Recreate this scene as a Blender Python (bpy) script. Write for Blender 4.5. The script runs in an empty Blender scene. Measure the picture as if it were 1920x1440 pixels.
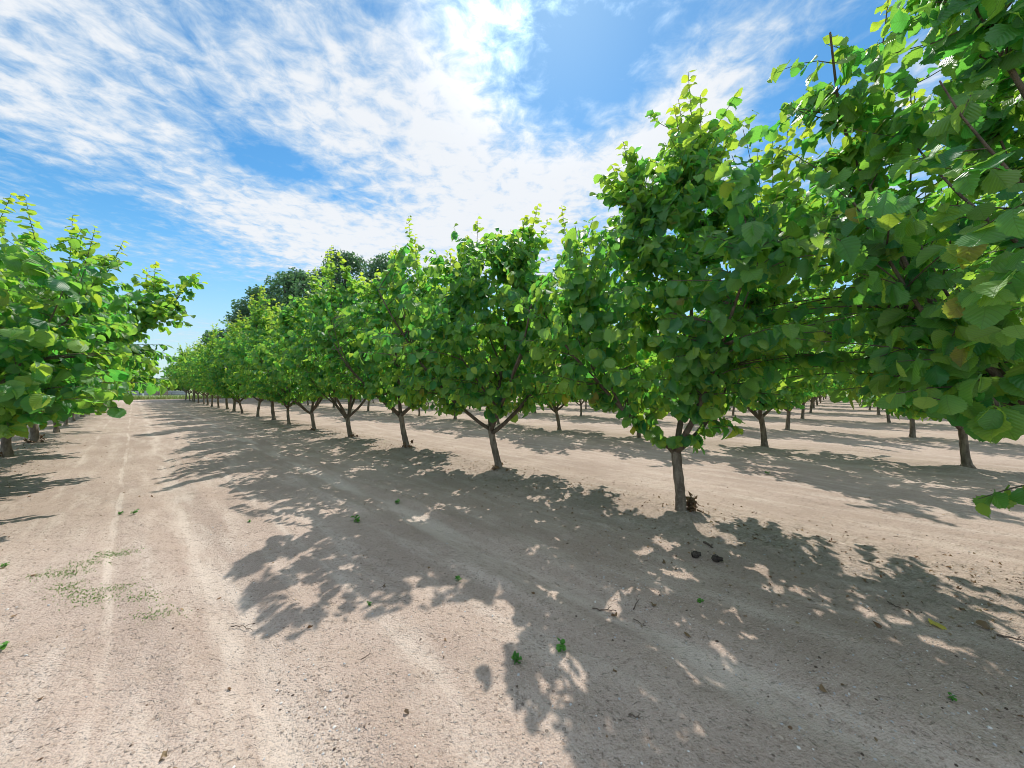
import bpy, math
import numpy as np
from math import radians, sin, cos, pi

SC = bpy.context.scene
# ------------------------------------------------------------------ camera
CAMH = 1.55
F = 659.0
cam_d = bpy.data.cameras.new('camera')
cam_d.sensor_width = 36.0
cam_d.lens = F / 1920 * 36.0
cam_d.clip_start = 0.05
cam_d.clip_end = 3000
cam = bpy.data.objects.new('camera', cam_d)
SC.collection.objects.link(cam)
cam.location = (0, 0, CAMH)
cam.rotation_euler = (radians(90) + math.atan(7 / F), 0, 0)
SC.camera = cam

# ------------------------------------------------------------------ exposure
SC.view_settings.view_transform = 'Standard'
SC.view_settings.look = 'None'
SC.view_settings.gamma = 1.0
SC.view_settings.exposure = 0.95
SC.cycles.filter_width = 0.95
SC.cycles.max_bounces = 8
SC.cycles.transmission_bounces = 6
SC.cycles.diffuse_bounces = 4

# ------------------------------------------------------------------ sky and sun
SUN_EL, SUN_AZ = radians(52.0), radians(7.0)      # azimuth measured from +Y towards +X
SKY_STRENGTH = 0.15


class NT:
    """small helper to wire node trees"""
    def __init__(self, nt):
        self.nt = nt
        nt.nodes.clear()

    def n(self, typ, **kw):
        nd = self.nt.nodes.new(typ)
        for k, v in kw.items():
            setattr(nd, k, v)
        return nd

    def set(self, sock, v):
        if isinstance(v, bpy.types.NodeSocket):
            self.nt.links.new(v, sock)
        else:
            sock.default_value = v

    def math(self, op, a, b=None, c=None, clamp=False):
        nd = self.n('ShaderNodeMath', operation=op, use_clamp=clamp)
        self.set(nd.inputs[0], a)
        if b is not None:
            self.set(nd.inputs[1], b)
        if c is not None:
            self.set(nd.inputs[2], c)
        return nd.outputs[0]

    def vmath(self, op, a, b=None, scale=None):
        nd = self.n('ShaderNodeVectorMath', operation=op)
        self.set(nd.inputs[0], a)
        if b is not None:
            self.set(nd.inputs[1], b)
        if scale is not None:
            self.set(nd.inputs['Scale'], scale)
        return nd.outputs['Value'] if op in ('LENGTH', 'DOT_PRODUCT', 'DISTANCE') else nd.outputs['Vector']

    def noise(self, vec, scale, detail=3.0, rough=0.5, dist=0.0, dim='3D'):
        nd = self.n('ShaderNodeTexNoise', noise_dimensions=dim)
        if vec is not None:
            self.set(nd.inputs['Vector'], vec)
        nd.inputs['Scale'].default_value = scale
        nd.inputs['Detail'].default_value = detail
        nd.inputs['Roughness'].default_value = rough
        nd.inputs['Distortion'].default_value = dist
        return nd.outputs['Fac']

    def smooth(self, v, a, b, lo=0.0, hi=1.0):
        nd = self.n('ShaderNodeMapRange', interpolation_type='SMOOTHSTEP')
        self.set(nd.inputs['Value'], v)
        nd.inputs['From Min'].default_value = a
        nd.inputs['From Max'].default_value = b
        nd.inputs['To Min'].default_value = lo
        nd.inputs['To Max'].default_value = hi
        return nd.outputs['Result']

    def mix(self, fac, a, b, blend='MIX'):
        nd = self.n('ShaderNodeMix', data_type='RGBA', blend_type=blend)
        self.set(nd.inputs['Factor'], fac)
        for s, v in ((nd.inputs['A'], a), (nd.inputs['B'], b)):
            if not isinstance(v, bpy.types.NodeSocket) and len(v) == 3:
                v = (*v, 1)
            self.set(s, v)
        return nd.outputs['Result']

    def attr(self, name):
        return self.n('ShaderNodeAttribute', attribute_name=name)

    def bump(self, h, strength=0.5, dist=0.01, normal=None):
        nd = self.n('ShaderNodeBump')
        nd.inputs['Strength'].default_value = strength
        nd.inputs['Distance'].default_value = dist
        self.set(nd.inputs['Height'], h)
        if normal is not None:
            self.set(nd.inputs['Normal'], normal)
        return nd.outputs['Normal']


def sky_q(x, y):
    """cloud-plane coordinates of a direction given by the photograph"""
    dz = (727 - y) / F
    return ((x - 960) / F / dz, 1 / dz)


world = bpy.data.worlds.new('World')
SC.world = world
world.use_nodes = True
W = NT(world.node_tree)
sky = W.n('ShaderNodeTexSky', sky_type='NISHITA')
sky.sun_disc = False
sky.sun_elevation = SUN_EL
sky.sun_rotation = SUN_AZ
sky.altitude = 60
sky.air_density = 1.0
sky.dust_density = 0.15
sky.ozone_density = 2.0
geo = W.n('ShaderNodeNewGeometry')
dirv = W.vmath('SCALE', geo.outputs['Incoming'], scale=-1.0)
sep = W.n('ShaderNodeSeparateXYZ')
W.set(sep.inputs[0], dirv)
dz = W.math('MAXIMUM', sep.outputs['Z'], 0.03)
comb = W.n('ShaderNodeCombineXYZ')
W.set(comb.inputs[0], W.math('DIVIDE', sep.outputs['X'], dz))
W.set(comb.inputs[1], W.math('DIVIDE', sep.outputs['Y'], dz))
q = comb.outputs[0]
# large cover: fractal base plus a few broad banks and clear holes
base = W.noise(q, 0.9, 4.0, 0.55, 0.3)
cover = W.math('MULTIPLY_ADD', base, 1.0, -0.02)
BANKS = [  # photo x, y, radius in plane units, weight
    (860, 160, 0.28, 0.32), (850, 270, 0.22, 0.18), (600, 150, 0.34, 0.16), (240, 230, 0.55, 0.30),
    (420, 400, 0.8, 0.26), (700, 430, 0.9, 0.25), (900, 420, 0.9, 0.2), (1180, 260, 0.30, 0.24), (1340, 150, 0.20, 0.36),
    (1560, 270, 0.5, 0.2), (1000, 480, 1.0, 0.16), (520, 500, 1.0, 0.15), (1240, 330, 0.45, 0.25), (1000, 360, 0.45, 0.15),
    (480, 285, 0.21, -0.42), (560, 330, 0.24, -0.30), (700, 380, 0.22, -0.24), (1060, 150, 0.28, -0.42), (1180, 110, 0.22, -0.3), (960, 230, 0.1, -0.12),
    (40, 330, 0.5, -0.30), (10, 400, 0.6, -0.12), (330, 330, 0.25, -0.20), (330, 160, 0.14, -0.12), (260, 400, 0.5, -0.20), (380, 555, 1.4, -0.30),
    (1520, 150, 0.16, -0.36), (1460, 250, 0.2, -0.3), (60, 120, 0.4, -0.15), (1600, 90, 0.2, -0.2), (1080, 250, 0.16, -0.2),
    (1880, 150, 0.3, 0.1),
]
for (px, py, rr, wt) in BANKS:
    qx, qy = sky_q(px, py)
    d = W.vmath('DISTANCE', q, (qx, qy, 0))
    g = W.math('EXPONENT', W.math('MULTIPLY', W.math('POWER', W.math('DIVIDE', d, rr), 2.0), -1.0))
    cover = W.math('MULTIPLY_ADD', g, wt, cover)
# unseen cloud added overhead and behind the camera to raise the fill light
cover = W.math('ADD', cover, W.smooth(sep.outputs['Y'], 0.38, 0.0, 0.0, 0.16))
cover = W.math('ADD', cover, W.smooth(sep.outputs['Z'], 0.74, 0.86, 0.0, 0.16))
cells = W.noise(q, 10.0, 5.0, 0.62, 0.35)
mid_n = W.noise(q, 3.6, 4.0, 0.6, 0.4)
mp = W.n('ShaderNodeMapping')
mp.inputs['Rotation'].default_value = (0, 0, radians(38))
mp.inputs['Scale'].default_value = (1.0, 5.0, 1.0)
W.set(mp.inputs['Vector'], q)
streak = W.noise(mp.outputs[0], 1.6, 4.0, 0.6, 0.6)
dens = W.math('MULTIPLY_ADD', W.math('SUBTRACT', cells, 0.5), 1.25, cover)
dens = W.math('MULTIPLY_ADD', W.math('SUBTRACT', mid_n, 0.5), 0.55, dens)
dens = W.math('MULTIPLY_ADD', W.math('SUBTRACT', streak, 0.5), 0.28, dens)
cl = W.smooth(dens, 0.24, 1.0)
lowfade = W.smooth(sep.outputs['Z'], 0.02, 0.22)
cl = W.math('MULTIPLY', cl, W.math('MULTIPLY_ADD', lowfade, 0.45, 0.55))
# sky colour: scattering sky, slightly more saturated than the raw model
hsv = W.n('ShaderNodeHueSaturation')
hsv.inputs['Saturation'].default_value = 1.24
hsv.inputs['Value'].default_value = 0.54
W.set(hsv.inputs['Color'], sky.outputs[0])
cloud_col = W.mix(W.smooth(dens, 0.50, 1.0), (2.1, 2.62, 3.1), (3.02, 3.15, 3.32))
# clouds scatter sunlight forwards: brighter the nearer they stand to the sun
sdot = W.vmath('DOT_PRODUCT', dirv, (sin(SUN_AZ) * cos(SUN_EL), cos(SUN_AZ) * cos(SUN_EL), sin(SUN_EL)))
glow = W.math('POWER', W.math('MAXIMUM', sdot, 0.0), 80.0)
cloud_col = W.vmath('SCALE', cloud_col, scale=W.math('ADD', W.math('MULTIPLY_ADD', glow, 4.0, 1.0), W.smooth(sep.outputs['Y'], 0.35, -0.3, 0.0, 0.6)))  # gain added out of view, by the sun and behind the camera, as fill
blue = W.vmath('MULTIPLY', hsv.outputs[0], (0.84, 1.10, 1.04))
blue = W.mix(W.smooth(sep.outputs['Z'], 0.34, 0.0, 0.0, 0.75), blue, (1.95, 2.45, 2.85))
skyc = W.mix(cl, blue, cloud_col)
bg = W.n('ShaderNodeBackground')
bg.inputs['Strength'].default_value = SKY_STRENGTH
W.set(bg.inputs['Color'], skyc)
wo = W.n('ShaderNodeOutputWorld')
W.nt.links.new(bg.outputs[0], wo.inputs['Surface'])

sun_d = bpy.data.lights.new('sun', 'SUN')
sun_d.energy = 2.55
sun_d.angle = radians(0.53)
sun_d.color = (1.0, 0.955, 0.89)
sun = bpy.data.objects.new('sun', sun_d)
SC.collection.objects.link(sun)
sun.rotation_euler = (radians(90) - SUN_EL, 0, pi - SUN_AZ)   # -Z of the lamp points away from the sun
sun.location = (0, 20, 40)

# ------------------------------------------------------------------ helpers
COL = SC.collection
U = np.array([-0.7325, 0.6808])       # along the rows, away from the camera
N = np.array([0.6808, 0.7325])        # across the rows, to the right


def grid_pt(a, p):
    return a * U + p * N


def tag(o, label=None, cat=None, group=None, kind=None):
    if label: o['label'] = label
    if cat: o['category'] = cat
    if group: o['group'] = group
    if kind: o['kind'] = kind
    return o


def empty(name, loc, rz=0.0):
    o = bpy.data.objects.new(name, None)
    o.empty_display_size = 0.2
    o.location = loc
    o.rotation_euler = (0, 0, rz)
    COL.objects.link(o)
    return o


def mesh_np(name, v, quads=None, tris=None, uv=None, attrs=None, smooth=True, mat=None):
    me = bpy.data.meshes.new(name)
    v = np.asarray(v, np.float32)
    quads = np.zeros((0, 4), np.int32) if quads is None else np.asarray(quads, np.int32)
    tris = np.zeros((0, 3), np.int32) if tris is None else np.asarray(tris, np.int32)
    me.vertices.add(len(v))
    me.vertices.foreach_set('co', v.ravel())
    li = np.concatenate([quads.ravel(), tris.ravel()])
    me.loops.add(len(li))
    me.loops.foreach_set('vertex_index', li)
    nf = len(quads) + len(tris)
    me.polygons.add(nf)
    st = np.concatenate([np.arange(len(quads)) * 4, len(quads) * 4 + np.arange(len(tris)) * 3]).astype(np.int32)
    me.polygons.foreach_set('loop_start', st)
    me.polygons.foreach_set('use_smooth', np.full(nf, smooth))
    if uv is not None:
        ul = me.uv_layers.new(name='UVMap')
        ul.data.foreach_set('uv', np.asarray(uv, np.float32)[li].ravel())
    for k, a in (attrs or {}).items():
        at = me.attributes.new(k, 'FLOAT', 'POINT')
        at.data.foreach_set('value', np.asarray(a, np.float32))
    me.update(calc_edges=True)
    me.validate()
    if mat:
        me.materials.append(mat)
    return me


def obj(name, me, parent=None, loc=None):
    o = bpy.data.objects.new(name, me)
    COL.objects.link(o)
    if parent:
        o.parent = parent
    if loc is not None:
        o.location = loc
    return o


class Tubes:
    def __init__(self):
        self.v, self.q, self.t, self.k = [], [], [], 0

    def add(self, pts, rad, sides=6, cap=True):
        pts = np.asarray(pts, float)
        rad = np.broadcast_to(np.asarray(rad, float), (len(pts),))
        tan = np.gradient(pts, axis=0)
        tan /= np.linalg.norm(tan, axis=1)[:, None] + 1e-9
        ref = np.array([0.31, 0.87, 0.38]) if abs(tan[0][2]) > 0.6 else np.array([0.1, 0.05, 1.0])
        s = np.cross(tan, ref); s /= np.linalg.norm(s, axis=1)[:, None] + 1e-9
        b = np.cross(tan, s)
        an = np.arange(sides) * 2 * pi / sides
        ring = pts[:, None, :] + rad[:, None, None] * (np.cos(an)[None, :, None] * s[:, None, :] + np.sin(an)[None, :, None] * b[:, None, :])
        n = len(pts)
        self.v.append(ring.reshape(-1, 3))
        i = np.arange(n - 1)[:, None] * sides
        j = np.arange(sides)[None, :]
        jn = (j + 1) % sides
        qd = np.stack([i + j, i + jn, i + sides + jn, i + sides + j], -1).reshape(-1, 4) + self.k
        self.q.append(qd)
        base = self.k
        self.k += n * sides
        if cap:
            self.v.append(pts[-1:] + tan[-1:] * rad[-1])
            jj = np.arange(sides)
            top = base + (n - 1) * sides
            self.t.append(np.stack([top + jj, top + (jj + 1) % sides, np.full(sides, self.k)], -1))
            self.k += 1

    def mesh(self, name, mat):
        return mesh_np(name, np.concatenate(self.v), np.concatenate(self.q),
                       np.concatenate(self.t) if self.t else None, mat=mat)


# lattice value noise for the terrain
_tab = np.random.default_rng(5).random((257, 257))


def vnoise(x, y):
    xi = np.floor(x).astype(int); yi = np.floor(y).astype(int)
    fx = x - xi; fy = y - yi
    fx = fx * fx * (3 - 2 * fx); fy = fy * fy * (3 - 2 * fy)
    a = _tab[xi % 256, yi % 256]; b = _tab[(xi + 1) % 256, yi % 256]
    c = _tab[xi % 256, (yi + 1) % 256]; d = _tab[(xi + 1) % 256, (yi + 1) % 256]
    return (a * (1 - fx) + b * fx) * (1 - fy) + (c * (1 - fx) + d * fx) * fy - 0.5


MOUNDS = [(1.99, 4.17), (-0.23, 6.26), (-2.57, 8.62), (-4.76, 10.42), (8.27, 6.46), (6.15, 8.65)]
ROWP = [-7.9, -1.80] + [4.43 + 6.07 * m for m in range(13)]     # across-row offsets of the tree rows, metres


def gz(x, y):
    """height of the soil"""
    x = np.asarray(x, float); y = np.asarray(y, float)
    a = x * U[0] + y * U[1]; p = x * N[0] + y * N[1]
    dist = np.hypot(x, y)
    fade = np.clip(1.6 - dist / 14.0, 0, 1)
    h = 0.035 * vnoise(x * 0.45 + 9, y * 0.45 + 3) + 0.018 * vnoise(x * 1.7, y * 1.7 + 40)
    h = h + fade * (0.010 * vnoise(x * 5.3 + 7, y * 5.3) + 0.008 * vnoise(x * 9.7, y * 9.7 + 5) + 0.006 * vnoise(a * 2 + 11, p * 8))
    for rp in ROWP[1:4]:
        dp = p - rp
        rough = np.exp(-(dp / 0.75) ** 2)
        h = h + rough * (0.05 + fade * 0.035 * vnoise(x * 8 + 2, y * 8) + fade * 0.02 * vnoise(x * 11, y * 11 + 8))
    for rut, dep in ((0.42, 0.022), (2.25, 0.028), (-0.12, 0.008), (1.3, -0.012)):
        w = 0.17 if dep > 0.01 else (0.05 if dep > 0 else 0.5)
        e_ = p - rut - 0.05 * np.sin(a * 0.6)
        h = h - dep * np.exp(-(e_ / w) ** 2)
        if dep > 0.01:
            for sg in (-1, 1):
                h = h + fade * 0.014 * np.exp(-((e_ - sg * 0.30) / 0.08) ** 2) * (0.6 + 1.6 * vnoise(a * 2.2 + sg * 7, p * 4))
    for (mx, my) in MOUNDS:
        h = h + 0.07 * np.exp(-((x - mx) ** 2 + (y - my) ** 2) / 0.26 ** 2)
    return h


# ------------------------------------------------------------------ materials
def new_mat(name):
    m = bpy.data.materials.new(name)
    m.use_nodes = True
    return m, NT(m.node_tree)


def finish(T, shader, disp=None):
    out = T.n('ShaderNodeOutputMaterial')
    T.nt.links.new(shader, out.inputs['Surface'])


def principled(T, color, rough=0.8, spec=0.3, normal=None):
    b = T.n('ShaderNodeBsdfPrincipled')
    if not isinstance(color, bpy.types.NodeSocket) and len(color) == 3:
        color = (*color, 1)
    T.set(b.inputs['Base Color'], color)
    T.set(b.inputs['Roughness'], rough)
    b.inputs['Specular IOR Level'].default_value = spec
    if normal is not None:
        T.set(b.inputs['Normal'], normal)
    return b.outputs[0]


def mat_leaf(name, dark, light, young, under, trans, trans_young, tf=0.36, spec=0.5, veins=True):
    m, T = new_mat(name)
    rnd = T.attr('rnd').outputs['Fac']
    yg = T.attr('young').outputs['Fac']
    geo = T.n('ShaderNodeNewGeometry')
    col = T.mix(T.math('POWER', rnd, 2.0), dark, light)
    tc = T.n('ShaderNodeTexCoord')
    blot = T.noise(tc.outputs['Object'], 9.0, 2.0)
    col = T.mix(T.smooth(blot, 0.35, 0.75, 0.0, 0.35), col, light)
    col = T.mix(yg, col, young)
    if veins:
        odd = T.smooth(rnd, 0.984, 0.986)
        col = T.mix(odd, col, T.mix(T.smooth(blot, 0.4, 0.6), (0.34, 0.24, 0.05), (0.20, 0.11, 0.05)))
    trc = T.mix(yg, trans, trans_young)
    trc = T.mix(T.math('MULTIPLY', T.math('POWER', rnd, 2.0), 0.6), trc, trans_young)
    nor = None
    if veins:
        uv = T.n('ShaderNodeUVMap', uv_map='UVMap')
        s = T.n('ShaderNodeSeparateXYZ'); T.set(s.inputs[0], uv.outputs[0])
        ax = T.math('ABSOLUTE', T.math('SUBTRACT', s.outputs['X'], 0.5))
        sv = T.math('MULTIPLY_ADD', ax, -0.75, s.outputs['Y'])
        wv = T.math('SINE', T.math('MULTIPLY', sv, 2 * pi * 8.0))
        pleat = T.math('MULTIPLY_ADD', wv, 0.5, 0.5)
        line = T.smooth(pleat, 0.10, 0.0)                     # side veins
        mid = T.smooth(ax, 0.018, 0.006)
        v = T.math('MAXIMUM', line, mid)
        col = T.mix(T.math('MULTIPLY', v, 0.26), col, (0.16, 0.26, 0.07))
        trc = T.mix(T.math('MULTIPLY', v, 0.30), trc, (0.09, 0.17, 0.015))
        h = T.math('MULTIPLY_ADD', pleat, 0.7, T.math('MULTIPLY', mid, -0.6))
        nor = T.bump(h, 0.6, 0.005)
    front = col
    col = T.mix(geo.outputs['Backfacing'], front, T.mix(0.5, under, front))
    b = principled(T, col, T.math('MULTIPLY_ADD', rnd, 0.16, 0.34), spec, nor)
    t = T.n('ShaderNodeBsdfTranslucent')
    T.set(t.inputs['Color'], trc)
    mx = T.n('ShaderNodeMixShader')
    mx.inputs[0].default_value = tf
    T.nt.links.new(b, mx.inputs[1]); T.nt.links.new(t.outputs[0], mx.inputs[2])
    finish(T, mx.outputs[0])
    return m


M_LEAF = mat_leaf('hazel_leaf', (0.018, 0.104, 0.064), (0.135, 0.325, 0.075), (0.26, 0.36, 0.03),
                  (0.10, 0.20, 0.09), (0.16, 0.70, 0.085), (0.86, 0.93, 0.06), 0.48, 0.5)
M_OAK = mat_leaf('oak_leaf', (0.060, 0.135, 0.095), (0.13, 0.22, 0.115), (0.14, 0.22, 0.08),
                 (0.09, 0.16, 0.10), (0.10, 0.26, 0.08), (0.22, 0.4, 0.08), 0.38, 0.3, False)
M_PALE = mat_leaf('pale_leaf', (0.10, 0.16, 0.07), (0.17, 0.23, 0.10), (0.2, 0.26, 0.1),
                  (0.16, 0.2, 0.12), (0.2, 0.32, 0.08), (0.3, 0.4, 0.1), 0.3, 0.3, False)
M_WEED = mat_leaf('weed_leaf', (0.045, 0.17, 0.03), (0.08, 0.24, 0.04), (0.12, 0.3, 0.05),
                  (0.09, 0.2, 0.06), (0.1, 0.4, 0.03), (0.3, 0.6, 0.05), 0.35, 0.3, False)
M_GRASS = mat_leaf('grass_blade', (0.11, 0.21, 0.06), (0.19, 0.29, 0.09), (0.30, 0.30, 0.13),
                   (0.15, 0.22, 0.08), (0.16, 0.36, 0.06), (0.4, 0.42, 0.12), 0.35, 0.2, False)
M_DRY = mat_leaf('dry_leaf', (0.12, 0.065, 0.035), (0.30, 0.19, 0.10), (0.40, 0.30, 0.17),
                 (0.25, 0.17, 0.10), (0.2, 0.1, 0.04), (0.4, 0.25, 0.1), 0.2, 0.25, False)
M_YELLOW = mat_leaf('yellow_leaf', (0.62, 0.50, 0.06), (0.70, 0.58, 0.08), (0.7, 0.6, 0.1),
                    (0.6, 0.5, 0.12), (0.7, 0.6, 0.05), (0.7, 0.6, 0.05), 0.3, 0.4, True)


def mat_bark(name, c1, c2, c3, sc=1.0):
    m, T = new_mat(name)
    tc = T.n('ShaderNodeTexCoord')
    mp = T.n('ShaderNodeMapping'); mp.inputs['Scale'].default_value = (1, 1, 0.35)
    T.set(mp.inputs['Vector'], tc.outputs['Object'])
    n1 = T.noise(mp.outputs[0], 9 * sc, 4, 0.6)
    n2 = T.noise(mp.outputs[0], 45 * sc, 4, 0.65)
    mp2 = T.n('ShaderNodeMapping'); mp2.inputs['Scale'].default_value = (1, 1, 4.5)
    T.set(mp2.inputs['Vector'], tc.outputs['Object'])
    n3 = T.noise(mp2.outputs[0], 22 * sc, 2, 0.5)
    col = T.mix(T.smooth(n1, 0.32, 0.68), c1, c2)
    col = T.mix(T.smooth(n3, 0.60, 0.72, 0, 0.7), col, c3)
    col = T.mix(T.smooth(n2, 0.55, 0.8, 0, 0.5), col, (c1[0] * 0.5, c1[1] * 0.5, c1[2] * 0.5))
    h = T.math('MULTIPLY_ADD', n3, 0.5, n2)
    finish(T, principled(T, col, 0.85, 0.2, T.bump(h, 1.0, 0.018)))
    return m


M_BARK = mat_bark('hazel_bark', (0.13, 0.10, 0.075), (0.29, 0.235, 0.18), (0.40, 0.35, 0.28), 1.3)
M_TWIG = mat_bark('hazel_twig_bark', (0.11, 0.085, 0.064), (0.20, 0.16, 0.12), (0.28, 0.235, 0.18), 2.0)
M_OBARK = mat_bark('oak_bark', (0.06, 0.05, 0.04), (0.11, 0.09, 0.07), (0.14, 0.12, 0.10), 0.4)

# soil
M_SOIL, T = new_mat('dry_soil')
geo_n = T.n('ShaderNodeNewGeometry')
pos = geo_n.outputs['Position']
mp = T.n('ShaderNodeMapping')
mp.inputs['Rotation'].default_value = (0, 0, -math.atan2(U[1], U[0]))     # x axis runs along the rows
T.set(mp.inputs['Vector'], pos)
rowv = mp.outputs[0]
sp = T.n('ShaderNodeSeparateXYZ'); T.set(sp.inputs[0], rowv)
pp = T.math('MULTIPLY', sp.outputs['Y'], -1.0)                             # across-row coordinate
mps = T.n('ShaderNodeMapping'); mps.inputs['Scale'].default_value = (0.16, 1.0, 1.0)
T.set(mps.inputs['Vector'], rowv)
n_big = T.noise(pos, 0.55, 4, 0.55)
n_trk = T.noise(mps.outputs[0], 4.5, 4, 0.6)
n_mid = T.noise(pos, 7.0, 4, 0.6)
n_fin = T.noise(pos, 60.0, 4, 0.7)
n_grit = T.noise(pos, 170.0, 2, 0.6)
vor = T.n('ShaderNodeTexVoronoi'); vor.inputs['Scale'].default_value = 38.0
T.set(vor.inputs['Vector'], pos)
vor2 = T.n('ShaderNodeTexVoronoi'); vor2.inputs['Scale'].default_value = 95.0
T.set(vor2.inputs['Vector'], pos)
c = T.mix(T.smooth(n_big, 0.3, 0.7), (0.365, 0.276, 0.221), (0.485, 0.378, 0.309))
c = T.mix(T.smooth(n_trk, 0.42, 0.72, 0, 0.65), c, (0.58, 0.48, 0.40))
n_pit = T.noise(pos, 26.0, 3, 0.6, 0.4)
c = T.mix(T.smooth(n_mid, 0.46, 0.74, 0, 0.5), c, (0.37, 0.285, 0.22))
c = T.mix(T.smooth(n_fin, 0.50, 0.70, 0, 0.8), c, (0.235, 0.172, 0.132))
c = T.mix(T.smooth(n_pit, 0.62, 0.72, 0, 0.5), c, (0.22, 0.16, 0.12))
c = T.mix(T.smooth(n_grit, 0.58, 0.72, 0, 0.6), c, (0.68, 0.59, 0.50))
c = T.mix(T.smooth(n_fin, 0.40, 0.30, 0, 0.5), c, (0.62, 0.53, 0.44))
# pebbles: pale or dark cells
sv = T.n('ShaderNodeSeparateColor'); T.set(sv.inputs[0], vor.outputs['Color'])
peb = T.math('MULTIPLY', T.smooth(vor.outputs['Distance'], 0.33, 0.22), T.smooth(sv.outputs[0], 0.80, 0.83))
c = T.mix(T.math('MULTIPLY', peb, 0.7), c, T.mix(sv.outputs[1], (0.17, 0.12, 0.09), (0.55, 0.47, 0.39)))
# crumbled soil and leaf crumbs along the tree rows
for pc in (4.43, -1.82, 10.5):
    dd = T.math('ABSOLUTE', T.math('SUBTRACT', T.math('MULTIPLY_ADD', n_big, 0.9, pp), pc + 0.45))
    st = T.math('MULTIPLY', T.smooth(dd, 1.0, 0.25), T.smooth(n_pit, 0.40, 0.60, 0.1, 0.75))
    c = T.mix(st, c, T.mix(T.smooth(n_grit, 0.4, 0.6), (0.22, 0.165, 0.125), (0.40, 0.33, 0.26)))
# pale scraped line of a wheel edge
for (pc, wd, st) in ((-0.12, 0.035, 0.6), (0.43, 0.16, 0.45), (2.25, 0.2, 0.5), (-0.75, 0.04, 0.3), (1.1, 0.05, 0.25)):
    dd = T.math('ABSOLUTE', T.math('SUBTRACT', T.math('MULTIPLY_ADD', n_big, 0.25, pp), pc + 0.125))
    ln = T.math('MULTIPLY', T.smooth(dd, wd, wd * 0.3), T.smooth(n_trk, 0.35, 0.6, 0, st))
    c = T.mix(ln, c, (0.64, 0.54, 0.45))
h = T.math('MULTIPLY_ADD', n_fin, 0.55, T.math('MULTIPLY', n_grit, 0.18))
h = T.math('MULTIPLY_ADD', n_mid, 0.9, h)
h = T.math('MULTIPLY_ADD', peb, 0.5, h)
h = T.math('MULTIPLY_ADD', vor2.outputs['Distance'], -0.3, h)
h = T.math('MULTIPLY_ADD', T.smooth(n_pit, 0.55, 0.72), -0.45, h)
finish(T, principled(T, c, 0.95, 0.1, T.bump(h, 0.95, 0.018)))

M_CLOD, T = new_mat('soil_clod')
rn = T.attr('rnd').outputs['Fac']
tc = T.n('ShaderNodeTexCoord')
c = T.mix(rn, (0.30, 0.23, 0.18), (0.55, 0.45, 0.36))
c = T.mix(T.smooth(rn, 0.80, 0.84), c, (0.42, 0.41, 0.40))
c = T.mix(T.smooth(rn, 0.93, 0.97), c, (0.66, 0.62, 0.57))
c = T.mix(T.smooth(rn, 0.06, 0.02), c, (0.09, 0.065, 0.05))
nn = T.noise(tc.outputs['Object'], 90, 3)
finish(T, principled(T, c, 0.95, 0.1, T.bump(nn, 0.6, 0.004)))


def mat_simple(name, c1, c2, scale=6, rough=0.8, spec=0.25):
    m, T = new_mat(name)
    tc = T.n('ShaderNodeTexCoord')
    n = T.noise(tc.outputs['Object'], scale, 4, 0.6)
    col = T.mix(T.smooth(n, 0.3, 0.7), c1, c2)
    finish(T, principled(T, col, rough, spec, T.bump(n, 0.3, 0.01)))
    return m


M_FENCE = mat_simple('weathered_board', (0.30, 0.31, 0.34), (0.42, 0.43, 0.46), 3)
M_WHITE = mat_simple('white_paint', (0.72, 0.72, 0.72), (0.8, 0.8, 0.8), 4)
M_RUST = mat_simple('brown_board', (0.20, 0.12, 0.09), (0.28, 0.18, 0.13), 4)
M_STICK = mat_simple('dead_wood', (0.07, 0.05, 0.04), (0.15, 0.11, 0.08), 60)
M_CONE = mat_simple('cone_scale', (0.03, 0.023, 0.018), (0.10, 0.078, 0.06), 50)
M_MEADOW = mat_simple('meadow', (0.19, 0.24, 0.10), (0.28, 0.31, 0.15), 0.7, 0.9, 0.1)

# ------------------------------------------------------------------ ground
def axis(lo, hi, step, far_lo, far_hi, g=1.11):
    a = list(np.arange(lo, hi + 1e-6, step))
    s = step
    while a[-1] < far_hi:
        s *= g; a.append(a[-1] + s)
    s = step
    b = []
    x = lo
    while x > far_lo:
        s *= g; x -= s; b.append(x)
    return np.array(b[::-1] + a)


xs = axis(-5.5, 6.0, 0.035, -900, 900)
ys = axis(0.8, 7.5, 0.035, -60, 1500)
gx, gy = np.meshgrid(xs, ys)
gv = np.stack([gx, gy, gz(gx, gy)], -1).reshape(-1, 3)
nx, ny = len(xs), len(ys)
ii, jj = np.meshgrid(np.arange(nx - 1), np.arange(ny - 1))
b0 = (jj * nx + ii).ravel()
gq = np.stack([b0, b0 + 1, b0 + nx + 1, b0 + nx], -1)
tag(obj('ground', mesh_np('ground', gv, gq, mat=M_SOIL)), kind='structure')

# meadow sheets beyond the orchard (laid 30 mm proud of the soil)
def sheet(name, pts, mat, z=0.03):
    pts = np.array([(x, y, z) for x, y in pts])
    return tag(obj(name, mesh_np(name, pts, [list(range(4))], mat=mat, smooth=False)), kind='structure')


def gp(a, p):
    return tuple(grid_pt(a, p))


sheet('meadow', [gp(65.5, -300), gp(900, -300), gp(900, 13), gp(65.5, 13)], M_MEADOW, 0.055)
sheet('lawn', [gp(45.5, 13), gp(900, 13), gp(900, 500), gp(45.5, 500)], M_MEADOW, 0.055)
sheet('field_margin', [gp(-60, 82.5), gp(45.4, 82.5), gp(45.4, 700), gp(-60, 700)], M_MEADOW, 0.055)

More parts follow.
